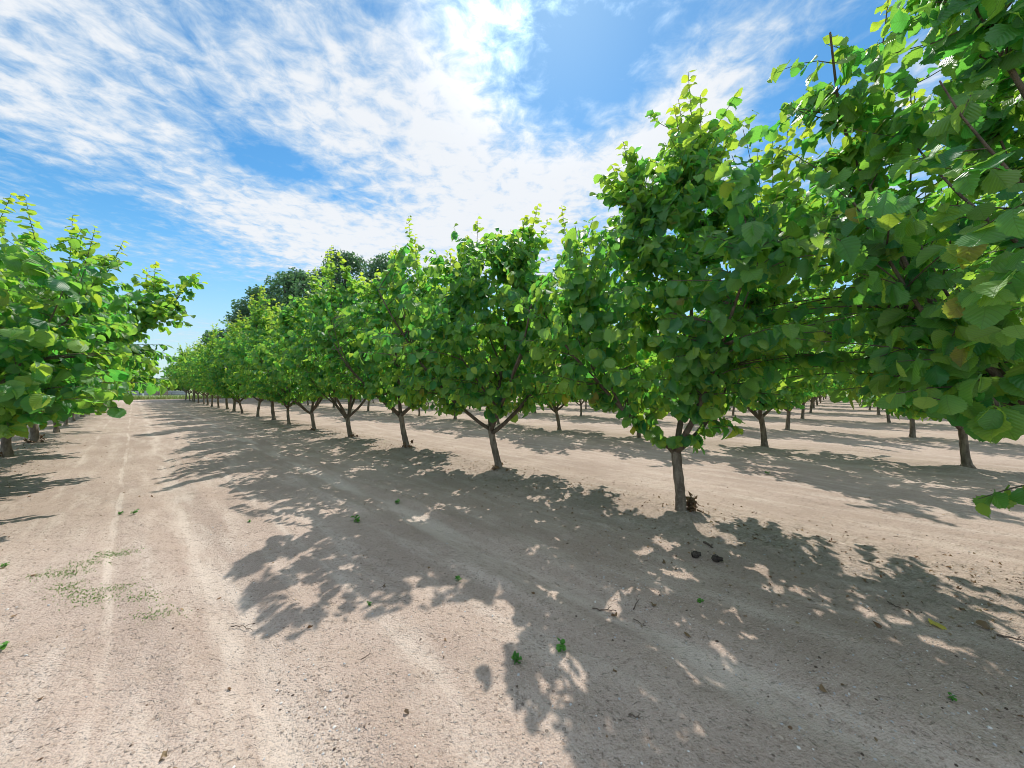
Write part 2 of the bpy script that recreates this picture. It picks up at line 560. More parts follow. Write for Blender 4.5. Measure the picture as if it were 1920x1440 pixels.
# ------------------------------------------------------------------ leaves
def leaf_rows(hi):
    if hi == 2:
        v = np.concatenate([[-0.20, 0.0], np.linspace(0.05, 0.97, 15), [1.0]])
        w = np.interp(v, [-0.2, 0, 0.05, 0.15, 0.3, 0.45, 0.6, 0.75, 0.86, 0.93, 1.0], [0.010, 0.012, 0.17, 0.32, 0.43, 0.475, 0.465, 0.39, 0.27, 0.13, 0.006])
        w[3:-1] *= 1 + 0.07 * np.where(np.arange(len(w) - 4) % 2, 1, -1)
        u = np.array([-1, -0.5, 0, 0.5, 1])
    elif hi == 1:
        v = np.array([-0.15, 0.0, 0.12, 0.35, 0.62, 0.84, 1.0])
        w = np.array([0.010, 0.02, 0.30, 0.46, 0.46, 0.30, 0.012])
        u = np.array([-1, 0, 1])
    else:
        v = np.array([0.0, 0.22, 0.62, 1.0])
        w = np.array([0.05, 0.40, 0.46, 0.02])
        u = np.array([-1, 0, 1])
    return v, w, u


def build_leaves(name, L, hi, mat, rng, wave=1.0):
    """L: dict of arrays pos, dir, nor, size, young"""
    pos, d, n = L['pos'], L['dir'], L['nor']
    k = len(pos)
    d = d / (np.linalg.norm(d, axis=1)[:, None] + 1e-9)
    n = n - (n * d).sum(1)[:, None] * d
    n /= np.linalg.norm(n, axis=1)[:, None] + 1e-9
    s = np.cross(d, n)
    v, w, u = leaf_rows(hi)
    vv, uu = np.meshgrid(v, u, indexing='ij')
    ww = np.repeat(w[:, None], len(u), 1)
    x0 = (uu * ww).ravel()[None]; v0 = vv.ravel()[None]; au = np.abs(uu).ravel()[None]
    vc = np.clip(v0, 0, 1)
    fold = rng.normal(0.22, 0.42, (k, 1)) * wave
    curl = rng.normal(0.24, 0.28, (k, 1)) * wave
    ph = rng.random((k, 1)) * 6.28
    wav = rng.normal(0, 0.075, (k, 1)) * wave
    wid = rng.uniform(0.86, 1.14, (k, 1))
    skew = rng.normal(0, 0.06, (k, 1))
    x = x0 * wid * np.cos(fold) + skew * vc * vc
    z = np.abs(x0) * np.sin(fold) - curl * vc * vc + wav * np.sin(ph + vc * 8 + np.sign(x0) * 1.1) * au
    if hi == 2:
        z = z + 0.012 * np.sin(v0 * 50.0) * (au > 0.9)
    y = v0 * (1 - 0.08 * curl) * np.ones((k, 1))
    sz = L['size'][:, None]
    P = pos[:, None, :] + (x * sz)[..., None] * s[:, None, :] + (y * sz)[..., None] * d[:, None, :] + (z * sz)[..., None] * n[:, None, :]
    m = P.shape[1]
    nr, nc = len(v), len(u)
    i, j = np.meshgrid(np.arange(nr - 1), np.arange(nc - 1), indexing='ij')
    b = (i * nc + j).ravel()
    qd = np.stack([b, b + 1, b + nc + 1, b + nc], -1)
    Q = (qd[None] + (np.arange(k) * m)[:, None, None]).reshape(-1, 4)
    uv = np.stack([np.broadcast_to(x0 + 0.5, (k, m)), np.broadcast_to(v0, (k, m))], -1).reshape(-1, 2)
    rnd = np.repeat(L.get('rnd', rng.random(k)), m)
    yg = np.repeat(L['young'], m)
    return mesh_np(name, P.reshape(-1, 3), Q, uv=uv, attrs={'rnd': rnd, 'young': yg}, mat=mat)


def unit(v):
    v = np.asarray(v, float)
    return v / (np.linalg.norm(v) + 1e-9)


# ------------------------------------------------------------------ the hazelnut tree
PZ = np.array([0.00, 0.10, 0.24, 0.42, 0.60, 0.78, 0.92, 1.0])
PR = np.array([0.46, 0.80, 1.00, 1.00, 0.90, 0.68, 0.40, 0.14])


def gen_hazel(seed, H=4.5, R=1.85, nlimb=4, fork=0.74, lean=(-0.10, 0.02), ntw=250, lpt=10, size=0.155,
              low=1.12, tr=0.072, shoots=None, nshoot=8, extra_limbs=(), extra_twigs=(), hi=1, squash=(1, 1), az0=None, wide=1.0, fill=None, prof=None):
    rng = np.random.default_rng(seed)
    zc = H * 0.90
    # trunk
    n = 16
    t = np.linspace(0, 1, n) ** 1.4
    trunk = np.stack([lean[0] * t ** 1.3 + 0.012 * np.sin(t * 5 + seed), lean[1] * t ** 1.3 + 0.012 * np.cos(t * 4 + seed), -0.06 + (fork + 0.06) * t], -1)
    trad = (tr * (1.0 - 0.14 * t) + tr * 0.45 * np.exp(-t * 8) + tr * 0.5 * np.exp(-t * 28)) * (1 + rng.normal(0, 0.045, n))
    trad[-1] *= 0.9
    top = trunk[-1]
    # scaffold limbs
    limbs = []          # list of (points, radii)
    a0 = rng.random() * 6.28 if az0 is None else az0
    for i in range(nlimb + 1):
        central = i == nlimb
        az = a0 + i * 2 * pi / nlimb + rng.normal(0, 0.22)
        inc = radians(rng.uniform(44, 58)) * wide if not central else radians(rng.uniform(3, 13))
        Ln = rng.uniform(2.1, 2.8) * R / 1.85 if not central else (H - fork) * 0.74
        p = top + np.array([0, 0, rng.uniform(-0.12, -0.02)])
        pts = [p.copy()]
        r0 = tr * (0.62 if not central else 0.68) * rng.uniform(0.85, 1.1)
        ns = 12
        for kx in range(ns):
            f = kx / ns
            cur = inc * (1 - 0.55 * f) + 0.05 * rng.normal()
            az += rng.normal(0, 0.07)
            dvec = np.array([cos(az) * sin(cur) * squash[0], sin(az) * sin(cur) * squash[1], cos(cur)])
            p = p + unit(dvec) * Ln / ns
            pts.append(p.copy())
        pts = np.array(pts)
        limbs.append((pts, np.linspace(r0, r0 * 0.2, ns + 1), i))
        # a secondary fork
        for rep in range(2 if not central else 3):
            st = rng.integers(3, 8)
            az2 = az + rng.choice([-1, 1]) * rng.uniform(0.45, 0.95) if not central else rng.random() * 6.28
            inc2 = radians(rng.uniform(24, 58))
            p = pts[st].copy(); q2 = [p.copy()]
            L2 = Ln * rng.uniform(0.42, 0.6)
            for kx in range(7):
                cur = inc2 * (1 - 0.5 * kx / 7)
                az2 += rng.normal(0, 0.08)
                p = p + unit(np.array([cos(az2) * sin(cur), sin(az2) * sin(cur), cos(cur)])) * L2 / 7
                q2.append(p.copy())
            r2 = limbs[-1 - rep][1][st] * 0.62
            limbs.append((np.array(q2), np.linspace(r2, r2 * 0.25, 8), i))
    for ex in extra_limbs:
        pts = np.array([top + np.array([0, 0, -0.08])] + [np.array(e, float) for e in ex])
        tt = np.linspace(0, len(pts) - 1, 14)
        pts = np.stack([np.interp(tt, np.arange(len(pts)), pts[:, c]) for c in range(3)], -1)
        pts[1:-1] = (pts[:-2] + pts[1:-1] * 2 + pts[2:]) / 4
        limbs.append((pts, np.linspace(tr * 0.32, tr * 0.09, len(pts)), len(limbs)))
        nlimb += 0
    nodes = np.concatenate([l[0][2:] for l in limbs])
    owner = np.concatenate([np.full(len(l[0]) - 2, k) for k, l in enumerate(limbs)])
    nrad = np.concatenate([l[1][2:] for l in limbs])
    # twig targets through the crown, biased to the outside
    lump = rng.normal(0, 1, (6, 4)); lph = rng.random((6, 4)) * 6.28

    def radius(phi, f):
        r = np.interp(f, PZ, PR if prof is None else prof) * R
        l = sum(0.06 * np.sin((a + 1) * phi + lph[a, b] + b * 3 * f) for a in range(6) for b in range(2))
        return r * (1 + l)
    cx, cy = top[0], top[1]
    tg = []
    while len(tg) < ntw:
        f = rng.random() ** 1.05
        if rng.random() > np.interp(f, [0, 0.1, 0.5, 1], [0.65, 0.95, 1.0, 0.45]):
            continue
        phi = rng.random() * 6.28
        r = radius(phi, f) * rng.random() ** 0.52
        x = cx + r * cos(phi) * squash[0]; y = cy + r * sin(phi) * squash[1]
        z = low + f * (zc - low) * (0.93 + 0.12 * rng.random()) + rng.normal(0, 0.05)
        tg.append((x, y, z, 0))
    if fill:
        for _ in range(fill[6]):
            tg.append((rng.uniform(fill[0], fill[1]), rng.uniform(fill[2], fill[3]), rng.uniform(fill[4], fill[5]), 0))
    for e in extra_twigs:
        tg.append((*e, 1))
    for ex in extra_limbs:       # clothe the extra limb
        e = np.array(ex[-1], float); b = np.array(ex[-2], float)
        for kx in range(26):
            tt = rng.uniform(-0.6, 1.0)
            w_ = b + (e - b) * tt + rng.normal(0, 0.22, 3)
            tg.append((w_[0], w_[1], max(w_[2], 1.12), 1))
    twigs = []
    lv = {k: [] for k in ('pos', 'dir', 'nor', 'size', 'young')}

    def put(p, d, nn, s, yv):
        lv['pos'].append(p); lv['dir'].append(d); lv['nor'].append(nn); lv['size'].append(s); lv['young'].append(yv)

    for (x, y, z, special) in tg:
        tp = np.array([x, y, z])
        dlt = tp - nodes
        dist = np.linalg.norm(dlt, axis=1) + np.maximum(0, nodes[:, 2] - z + 0.05) * 1.6
        k = int(np.argmin(dist))
        st = nodes[k]
        ln = np.linalg.norm(tp - st)
        mid = (st + tp) / 2 + np.array([0, 0, 0.10 * ln]) + rng.normal(0, 0.05, 3)
        m = max(4, int(ln / 0.12))
        tt = np.linspace(0, 1, m)[:, None]
        pts = st * (1 - tt) ** 2 + 2 * mid * tt * (1 - tt) + tp * tt ** 2
        r0 = min(nrad[k] * 0.6, 0.004 + 0.005 * ln)
        twigs.append((pts, np.linspace(r0, 0.0022, m), owner[k]))
        o = unit((tp[0] - cx, tp[1] - cy, 0.0)) if np.hypot(tp[0] - cx, tp[1] - cy) > 0.05 else np.zeros(3)
        cover = min(0.95 * ln, 0.60)
        nl = int(max(4, round(lpt * (0.45 + 0.55 * cover / 0.6) * rng.uniform(0.8, 1.2))))
        if special and z < 1.1:
            nl = 8; cover = min(cover, 0.45)
        for q_ in range(nl):
            f = 1 - (q_ / nl) * cover / max(ln, 1e-3)
            f = min(1, max(0, f))
            p = st * (1 - f) ** 2 + 2 * mid * f * (1 - f) + tp * f ** 2
            tan = unit(2 * (1 - f) * (mid - st) + 2 * f * (tp - mid))
            sd = unit(np.cross(tan, (0, 0, 1)) + 1e-4) * (1 if q_ % 2 else -1)
            hf = min(1.0, max(0.0, (p[2] - low) / (zc - low)))
            dr = unit(0.45 * sd + 0.20 * tan + 0.42 * o + np.array([0, 0, -0.95 + 0.55 * hf - 0.3 * rng.random()]) + rng.normal(0, 0.30, 3))
            no = unit(np.array([0, 0, 0.45 + 0.25 * hf]) + (0.75 - 0.2 * hf) * o + 0.25 * sd + rng.normal(0, 0.50, 3))
            s = size * rng.uniform(0.55, 1.25) * (0.72 if q_ == 0 else 1.0)
            yv = 0.5 * rng.random() ** 3.5 + (0.25 if q_ < 2 else 0) * rng.random()
            put(p + rng.normal(0, 0.012, 3), dr, no, s, yv)
    # upright shoots
    if shoots is None:
        shoots = []
        for _ in range(nshoot):
            phi = rng.random() * 6.28; r = R * 0.62 * rng.random() ** 0.6
            shoots.append((cx + r * cos(phi), cy + r * sin(phi), H * rng.uniform(0.86, 1.13) - 0.28 * r))
    for (sx, sy, sz_) in shoots:
        tp = np.array([sx, sy, sz_])
        dist = np.linalg.norm((nodes - tp) * np.array([1, 1, 0.35]), axis=1) + np.maximum(0, nodes[:, 2] - sz_ + 0.7) * 3
        k = int(np.argmin(dist)); st = nodes[k]
        mid = np.array([st[0] * 0.35 + sx * 0.65, st[1] * 0.35 + sy * 0.65, (st[2] + sz_) / 2 - 0.1])
        ln = np.linalg.norm(tp - st)
        m = max(6, int(ln / 0.12))
        tt = np.linspace(0, 1, m)[:, None]
        pts = st * (1 - tt) ** 2 + 2 * mid * tt * (1 - tt) + tp * tt ** 2
        twigs.append((pts, np.linspace(0.011, 0.0025, m), owner[k]))
        nl = int(ln / 0.048)
        for q_ in range(nl):
            f = 1 - 0.95 * q_ / nl
            p = st * (1 - f) ** 2 + 2 * mid * f * (1 - f) + tp * f ** 2
            tan = unit(2 * (1 - f) * (mid - st) + 2 * f * (tp - mid))
            an = q_ * 2.6 + rng.normal(0, 0.4)
            sd = np.array([cos(an), sin(an), 0])
            dr = unit(0.9 * sd + 0.42 * tan * rng.uniform(0.2, 1.2) + np.array([0, 0, -0.25 * rng.random()]) + rng.normal(0, 0.2, 3))
            no = unit(np.array([0, 0, 0.9]) + rng.normal(0, 0.45, 3) - 0.25 * sd)
            age = min(1.0, (q_ / nl) / 0.6)
            put(p, dr, no, size * rng.uniform(0.8, 1.15) * (0.62 + 0.42 * min(1, age * 2.5)), (0.9 - 0.75 * age) * rng.uniform(0.6, 1.0))
        # leafy side sprays on the lower part of the shoot
        for _ in range(4):
            f = rng.uniform(0.12, 0.72)
            p = st * (1 - f) ** 2 + 2 * mid * f * (1 - f) + tp * f ** 2
            e = p + np.array([*(rng.normal(0, 0.26, 2)), rng.uniform(0.08, 0.36)])
            twigs.append((np.stack([p, (p + e) / 2 + [0, 0, -0.02], e]), np.array([0.005, 0.004, 0.0022]), owner[k]))
            for q_ in range(8):
                pq = p + (e - p) * (1 - q_ / 10)
                an = rng.random() * 6.28
                put(pq, unit(np.array([cos(an), sin(an), rng.uniform(-0.5, 0.3)])), unit(np.array([0, 0, 0.8]) + rng.normal(0, 0.45, 3)),
                    size * rng.uniform(0.7, 1.1), 0.6 * rng.random() ** 1.5)
    L = {k: np.array(v) for k, v in lv.items()}
    return dict(trunk=(trunk, trad), limbs=limbs, twigs=twigs, leaves=L, rng=rng, hi=hi)


def hazel_meshes(g, name='hazelnut', split=True):
    """meshes of a generated tree: trunk, limbs (list), crown"""
    out = {}
    hi = g['hi']
    sides = 12 if hi == 2 else (8 if hi == 1 else 6)
    tb = Tubes()
    tb.add(*g['trunk'], sides=sides + 2)
    by = {}
    for k, (pts, rad, i) in enumerate(g['limbs']):
        T_ = tb if not split else by.setdefault(i, Tubes())
        T_.add(pts, rad, sides=sides - 2 if hi else 5)
    for (pts, rad, ow) in g['twigs']:
        i = g['limbs'][ow][2]
        T_ = tb if not split else by.setdefault(i, Tubes())
        if hi == 0 and len(pts) > 5:
            pts = pts[::2]; rad = rad[::2]
        T_.add(pts, rad, sides=4 if hi == 2 else 3, cap=False)
    out['trunk'] = tb.mesh('trunk', M_BARK)
    out['limbs'] = [by[i].mesh('limb', M_TWIG) for i in sorted(by)]
    out['crown'] = build_leaves('crown', g['leaves'], hi, M_LEAF, g['rng'])
    return out


def dead_sprout(rng, side=None):
    an = rng.random() * 6.28 if side is None else side + rng.normal(0, 0.6)
    b = np.array([cos(an) * 0.085, sin(an) * 0.085, -0.01])
    e = b + np.array([cos(an) * rng.uniform(0.04, 0.14), sin(an) * rng.uniform(0.04, 0.14), rng.uniform(0.07, 0.24)])
    tb = Tubes()
    tb.add(np.stack([b, (b + e) / 2 + rng.normal(0, 0.01, 3), e]), [0.004, 0.003, 0.002], 4)
    k = 8
    f = rng.random((k, 1)) * 0.8
    L = dict(pos=e + (b - e) * f, dir=rng.normal(0, 1, (k, 3)) + [0, 0, -0.5], nor=rng.normal(0, 1, (k, 3)), size=rng.uniform(0.035, 0.08, k), young=np.zeros(k))
    return tb, build_leaves('withered_foliage', L, 1, M_DRY, rng, 2.0)


ORD = ['first', 'second', 'third', 'fourth', 'fifth', 'sixth', 'seventh', 'eighth', 'ninth', 'tenth', 'eleventh', 'twelfth',
       'thirteenth', 'fourteenth', 'fifteenth', 'sixteenth', 'seventeenth', 'eighteenth', 'nineteenth', 'twentieth',
       'twenty-first', 'twenty-second', 'twenty-third', 'twenty-fourth', 'twenty-fifth', 'twenty-sixth', 'twenty-seventh']


def plant_unique(g, x, y, label, group, sprout=None):
    ms = hazel_meshes(g)
    root = empty('hazelnut_tree', (x, y, float(gz(x, y)) - 0.05))
    tag(root, label, 'tree', group)
    obj('trunk', ms['trunk'], root)
    for lm in ms['limbs']:
        obj('limb', lm, root)
    obj('crown', ms['crown'], root)
    if sprout is not None:
        rq = np.random.default_rng(sprout[0])
        for _ in range(sprout[1] // 2):
            tb, lm = dead_sprout(rq, sprout[2])
            d = obj('dead_sprout', tb.mesh('dead_sprout', M_STICK), root)
            obj('withered_foliage', lm, d)
    return root


def plant_copy(src, x, y, rz, sc, label, group):
    r = src.copy(); COL.objects.link(r)
    r.location = (x, y, float(gz(x, y)))
    r.rotation_euler = (0, 0, rz); r.scale = sc
    tag(r, label, 'tree', group)
    for ch in src.children:
        c_ = ch.copy(); COL.objects.link(c_); c_.parent = r
        for gch in ch.children:
            d_ = gch.copy(); COL.objects.link(d_); d_.parent = c_
    return r


G_ROW = 'hazelnut trees of the row right of the dirt track'
G_LEFT = 'hazelnut trees of the row left of the dirt track'


def local(tree_xy, pts):
    return [(x - tree_xy[0], y - tree_xy[1], z) for (x, y, z) in pts]


# measured trunk bases of the row to the right of the track, near to far
SP = 3.03
R1 = [(4.23, 2.12), (1.99, 4.17), (-0.23, 6.26), (-2.57, 8.62), (-4.76, 10.42), (-7.05, 12.6)]
a1 = 0.889 * 1.55
for k in range(len(R1) - 1, 21):
    if k >= 6:
        xy = grid_pt(a1 + SP * (k - 1) + 0.15 * sin(k * 2.3), 4.43 + 0.08 * cos(k * 1.7))
        R1.append((float(xy[0]), float(xy[1])))

lab1 = ['large leafy hazelnut tree filling the right edge of the picture, its trunk out of frame',
        'tall spiky hazelnut tree with leaves sprouting round the fork of its upright trunk',
        'hazelnut tree with slim slanting trunk left of the tall spiky-topped tree',
        'hazelnut tree with a single tall pointed top beside the dark oaks',
        'hazelnut tree with a wide bare V-shaped fork above its short trunk',
        'hazelnut tree just beyond the one with the wide V-shaped fork']

# tree at the right edge
t0 = R1[0]
g = gen_hazel(101, H=4.9, R=2.25, nlimb=5, fork=0.80, lean=(-0.05, 0), ntw=780, lpt=11, size=0.122, low=1.45, tr=0.066, hi=2, fill=(2.35 - 4.23, 3.7 - 4.23, 1.8 - 2.12, 3.0 - 2.12, 1.5, 4.1, 130),
              nshoot=9,
              extra_limbs=[local(t0, [(3.3, 2.05, 1.08), (2.75, 2.0, 1.42), (2.45, 2.15, 2.1), (2.3, 2.4, 2.9)]),
                           local(t0, [(3.5, 2.6, 1.7), (2.95, 2.75, 2.7), (2.45, 2.6, 3.5), (2.15, 2.35, 3.95)]),
                           local(t0, [(3.6, 1.9, 1.9), (3.0, 1.9, 2.8), (2.6, 1.9, 3.5), (2.5, 1.95, 3.9)])],
              extra_twigs=local(t0, [(2.80, 2.12, 0.88), (2.25, 1.9, 1.5), (2.4, 1.75, 1.45), (2.2, 2.0, 1.7), (2.0, 2.0, 2.2),
                                     (2.1, 2.0, 2.6), (1.95, 2.2, 2.4), (2.2, 1.7, 2.0), (2.4, 1.8, 1.6), (2.05, 2.3, 3.0), (2.1, 2.3, 3.3)]))
plant_unique(g, *t0, lab1[0], G_ROW)

# second: the tall spiky one
g = gen_hazel(208, fill=(-1.7, -0.2, -1.0, 0.4, 1.55, 3.2, 90), prof=[0.46, 0.82, 1.0, 0.94, 0.72, 0.50, 0.32, 0.12], H=4.8, R=1.82, nlimb=4, fork=0.78, lean=(-0.04, 0.0), ntw=600, lpt=11, size=0.132, low=1.30, tr=0.058, hi=2,
              shoots=[(0.12, 0.0, 5.27), (0.05, 0.1, 5.02), (0.24, -0.05, 4.95), (-0.1, -0.1, 4.78), (0.34, 0.1, 4.7), (1.2, 0.1, 4.62), (1.45, -0.1, 4.6), (-0.55, 0.1, 4.2), (-0.8, 0.0, 4.15), (1.32, 0.0, 4.85), (0.72, 0.15, 4.72), (1.15, 0.3, 4.5), (-0.66, 0.0, 4.42), (-0.92, -0.1, 3.95),
                      (-0.3, 0.2, 4.35), (0.4, 0.4, 4.5), (0.3, -0.3, 4.4), (-1.1, 0.2, 3.5)],
              extra_twigs=[(-0.22, -0.12, 0.92), (-0.10, -0.2, 0.85), (0.05, -0.2, 0.90), (0.14, -0.12, 0.82), (-0.32, -0.1, 1.05), (-0.4, -0.2, 1.15),
                           (-0.5, -0.1, 1.1), (0.25, -0.2, 1.02), (0.5, -0.3, 1.05), (-0.2, 0.2, 1.1), (0.4, 0.1, 1.2), (-0.7, -0.2, 1.15), (0.6, -0.1, 1.15)],
              az0=0.2)
plant_unique(g, *R1[1], lab1[1], G_ROW, (11, 16, 0.2))

g = gen_hazel(303, fill=(-1.8, 2.0, -0.6, 0.8, 2.0, 4.0, 170), H=4.6, R=2.0, nlimb=4, fork=0.78, lean=(-0.15, 0.0), ntw=700, lpt=11, size=0.134, low=1.2, tr=0.062, hi=1,
              shoots=[(-0.38, 0, 4.52), (0.70, 0, 4.78), (1.12, 0, 4.75), (0.2, 0.2, 4.4), (-0.9, 0.1, 4.0), (0.45, -0.3, 4.4), (-0.1, 0.4, 4.2), (1.3, 0.3, 4.2), (1.55, 0.0, 4.3), (-1.25, 0.1, 3.75), (0.9, 0.2, 4.6), (-0.6, 0.2, 4.3)],
              az0=0.0)
plant_unique(g, *R1[2], lab1[2], G_ROW, (12, 8, None))
g = gen_hazel(404, H=4.8, R=1.85, nlimb=4, fork=0.85, lean=(-0.17, 0.0), ntw=640, lpt=11, size=0.135, low=1.22, tr=0.066, hi=1,
              shoots=[(0.02, 0, 5.72), (0.15, 0.1, 5.3), (-0.3, 0, 5.0), (1.0, 0, 4.85), (0.6, 0.2, 4.6), (-0.8, 0.1, 4.4), (0.3, -0.3, 4.8), (1.3, 0, 4.5), (1.6, 0.1, 4.2), (-1.2, 0.1, 4.3), (-0.5, 0.3, 5.0)])
plant_unique(g, *R1[3], lab1[3], G_ROW, (13, 8, None))
g = gen_hazel(505, H=5.2, R=1.85, nlimb=4, fork=0.62, lean=(-0.14, 0.0), ntw=580, lpt=11, size=0.138, low=1.34, tr=0.068, hi=1, wide=0.85, az0=0.1)
plant_unique(g, *R1[4], lab1[4], G_ROW, (14, 8, None))
g = gen_hazel(606, H=5.3, R=1.85, nlimb=4, fork=0.72, lean=(-0.16, 0.0), ntw=580, lpt=11, size=0.138, low=1.25, tr=0.064, hi=1)
plant_unique(g, *R1[5], lab1[5], G_ROW, (15, 8, None))

# row to the left of the track
LEFT = []
for k in range(-1, 15):
    xy = grid_pt((4.56 + 1.98 * k) * 1.55, -1.82 + 0.06 * sin(k * 1.9))
    LEFT.append((float(xy[0]), float(xy[1])))
lt = LEFT[1]
g = gen_hazel(717, fill=(-0.3, 1.5, -0.4, 1.5, 1.25, 3.2, 150), nshoot=3, H=3.75, R=1.95, nlimb=5, fork=0.8, lean=(0.05, 0.0), ntw=720, lpt=11, size=0.138, low=1.10, tr=0.072, hi=2,
              extra_limbs=[local(lt, [(-5.9, 3.6, 1.02), (-5.35, 3.65, 1.22), (-5.05, 3.7, 1.5)])])
plant_unique(g, *lt, 'nearest hazelnut tree of the left row, trunk beyond the left edge, low limb showing', G_LEFT)
lt = LEFT[2]
g = gen_hazel(818, fill=(-0.2, 1.8, -0.2, 1.8, 1.55, 3.5, 180), shoots=[(1.7, 0.2, 4.2), (1.2, 0.3, 4.45), (1.9, 1.0, 3.9), (0.8, 0.0, 4.65), (2.2, 1.2, 3.5), (0.3, 0.2, 4.75), (1.5, 0.8, 4.2), (1.2, 1.5, 3.95), (-0.3, 0.3, 4.6)], H=4.5, R=2.1, nlimb=4, fork=0.8, lean=(0.05, 0.0), ntw=760, lpt=11, size=0.138, low=1.10, tr=0.075, hi=1,
              extra_limbs=[local(lt, [(-8.1, 6.2, 1.7), (-7.7, 7.0, 2.5), (-7.35, 7.6, 3.3), (-7.2, 7.75, 3.85)])])
plant_unique(g, *lt, 'left row hazelnut tree with one long leafy branch arching over the track against the sky', G_LEFT)
g = gen_hazel(919, fill=(0.2, 1.5, 0.2, 1.6, 1.6, 3.6, 90), H=4.8, R=1.95, nlimb=4, fork=0.78, lean=(0.0, 0.0), ntw=620, lpt=11, size=0.138, low=1.15, tr=0.075, hi=1)
plant_unique(g, *LEFT[3], 'leafy left row hazelnut tree between the arching branch and the nearest visible trunk', G_LEFT, (16, 8, None))
g = gen_hazel(929, fill=(0.2, 1.5, 0.2, 1.6, 1.6, 3.6, 90), H=4.8, R=1.9, nlimb=4, fork=0.72, lean=(-0.06, 0.0), ntw=620, lpt=11, size=0.138, low=1.18, tr=0.082, hi=1)
plant_unique(g, *LEFT[4], 'left row hazelnut tree whose pale trunk stands nearest, dead brown sprouts at its foot', G_LEFT, (17, 18, None))

# masters for everything farther off (each first use is the master itself)
MASTERS = []
for s in range(9):
    g = gen_hazel(1000 + s * 17, H=4.5 + 0.2 * (s % 4), R=1.75 + 0.08 * (s % 3), nlimb=4 if s % 2 else 5, fork=0.70 + 0.03 * (s % 4), lean=(-0.13 + 0.022 * s, 0.05 - 0.02 * (s % 5)), ntw=520, lpt=10,
                  size=0.142, low=0.95 if s < 4 else 1.2, tr=0.058 + 0.005 * (s % 4), hi=1 if s < 4 else 0, nshoot=12)
    ms = hazel_meshes(g, split=s < 4)
    MASTERS.append(ms)
rs = np.random.default_rng(77)
used = {}


def plant_far(x, y, label, group, near=False, tall=1.0):
    k = int(rs.integers(0, 4)) if near else int(rs.integers(4, 9))
    rz = rs.normal(0, 0.7) if near else rs.random() * 6.28
    s = rs.uniform(0.88, 1.09)
    sc = (s * tall ** 0.4, s * tall ** 0.4, s * tall * rs.uniform(0.95, 1.07))
    if k not in used:
        ms = MASTERS[k]
        root = empty('hazelnut_tree', (0, 0, 0))
        obj('trunk', ms['trunk'], root)
        for lm in ms['limbs']:
            obj('limb', lm, root)
        obj('crown', ms['crown'], root)
        used[k] = root
        root.location = (x, y, float(gz(x, y))); root.rotation_euler = (0, 0, rz); root.scale = sc
        return tag(root, label, 'tree', group)
    return plant_copy(used[k], x, y, rz, sc, label, group)


for k in range(6, len(R1)):
    lb = f'{ORD[k]} hazelnut tree of the right row, counted from the leafy one at the right edge'
    if k == len(R1) - 1:
        lb = 'last small hazelnut tree of the right row, at the far end of the track'
    plant_far(*R1[k], lb, G_ROW, near=k < 12, tall=min(1.32, 1.06 + 0.022 * (k - 5)))
for k in range(5, len(LEFT)):
    lb = f'left row hazelnut tree, {ORD[k - 4]} trunk from the left edge along the track'
    if k == len(LEFT) - 1:
        lb = 'last hazelnut tree of the left row, at the far end of the track'
    plant_far(*LEFT[k], lb, G_LEFT, near=k < 9)
for k in range(4):
    xy = grid_pt(53 + 3.05 * k, -7.9)
    plant_far(*xy, 'hazelnut tree in the row behind the left row, glimpsed between its trunks', 'hazelnut trees behind the left row')

# rows deeper in the orchard to the right
def row_names(m):
    return f'{ORD[m]} row right of the track'


n_far = 0
for m in range(1, 13):
    p = 4.43 + 6.07 * m
    a_lo = -0.224 * p - 1.0
    a_hi = 52.0 if m == 1 else 43.5
    ks = [k for k in range(-12, 20) if a_lo - 1.2 <= a1 + SP * k <= a_hi]
    c_ = 0
    for idx, k in enumerate(ks):
        a = a1 + SP * k + rs.normal(0, 0.07)
        xy = grid_pt(a, p + rs.normal(0, 0.06))
        if m == 1 and idx == 0:
            lb = 'hazelnut tree with stout trunk in the second row, below the leaves at the right edge'
        elif m <= 2 and idx < 9:
            lb = f'{ORD[idx]} hazelnut tree from the right edge in the {row_names(m)}'
        elif idx < 5:
            lb = f'hazelnut tree near the right end of the {row_names(m)}'
        elif idx < 11:
            lb = f'hazelnut tree midway along the {row_names(m)}, half hidden by nearer trees'
        else:
            lb = f'hazelnut tree towards the far left end of the {row_names(m)}'
        plant_far(*xy, lb, f'hazelnut trees of the {row_names(m)}', near=(m == 1 and idx < 4))
        n_far += 1
print('deeper trees', n_far)

# one more tree of the right row behind the right edge: only its shade reaches the picture
xy = grid_pt(a1 - 2 * SP, 4.43)
plant_far(*xy, 'hazelnut tree of the right row beyond the right edge, seen by its shade only', G_ROW, near=True)

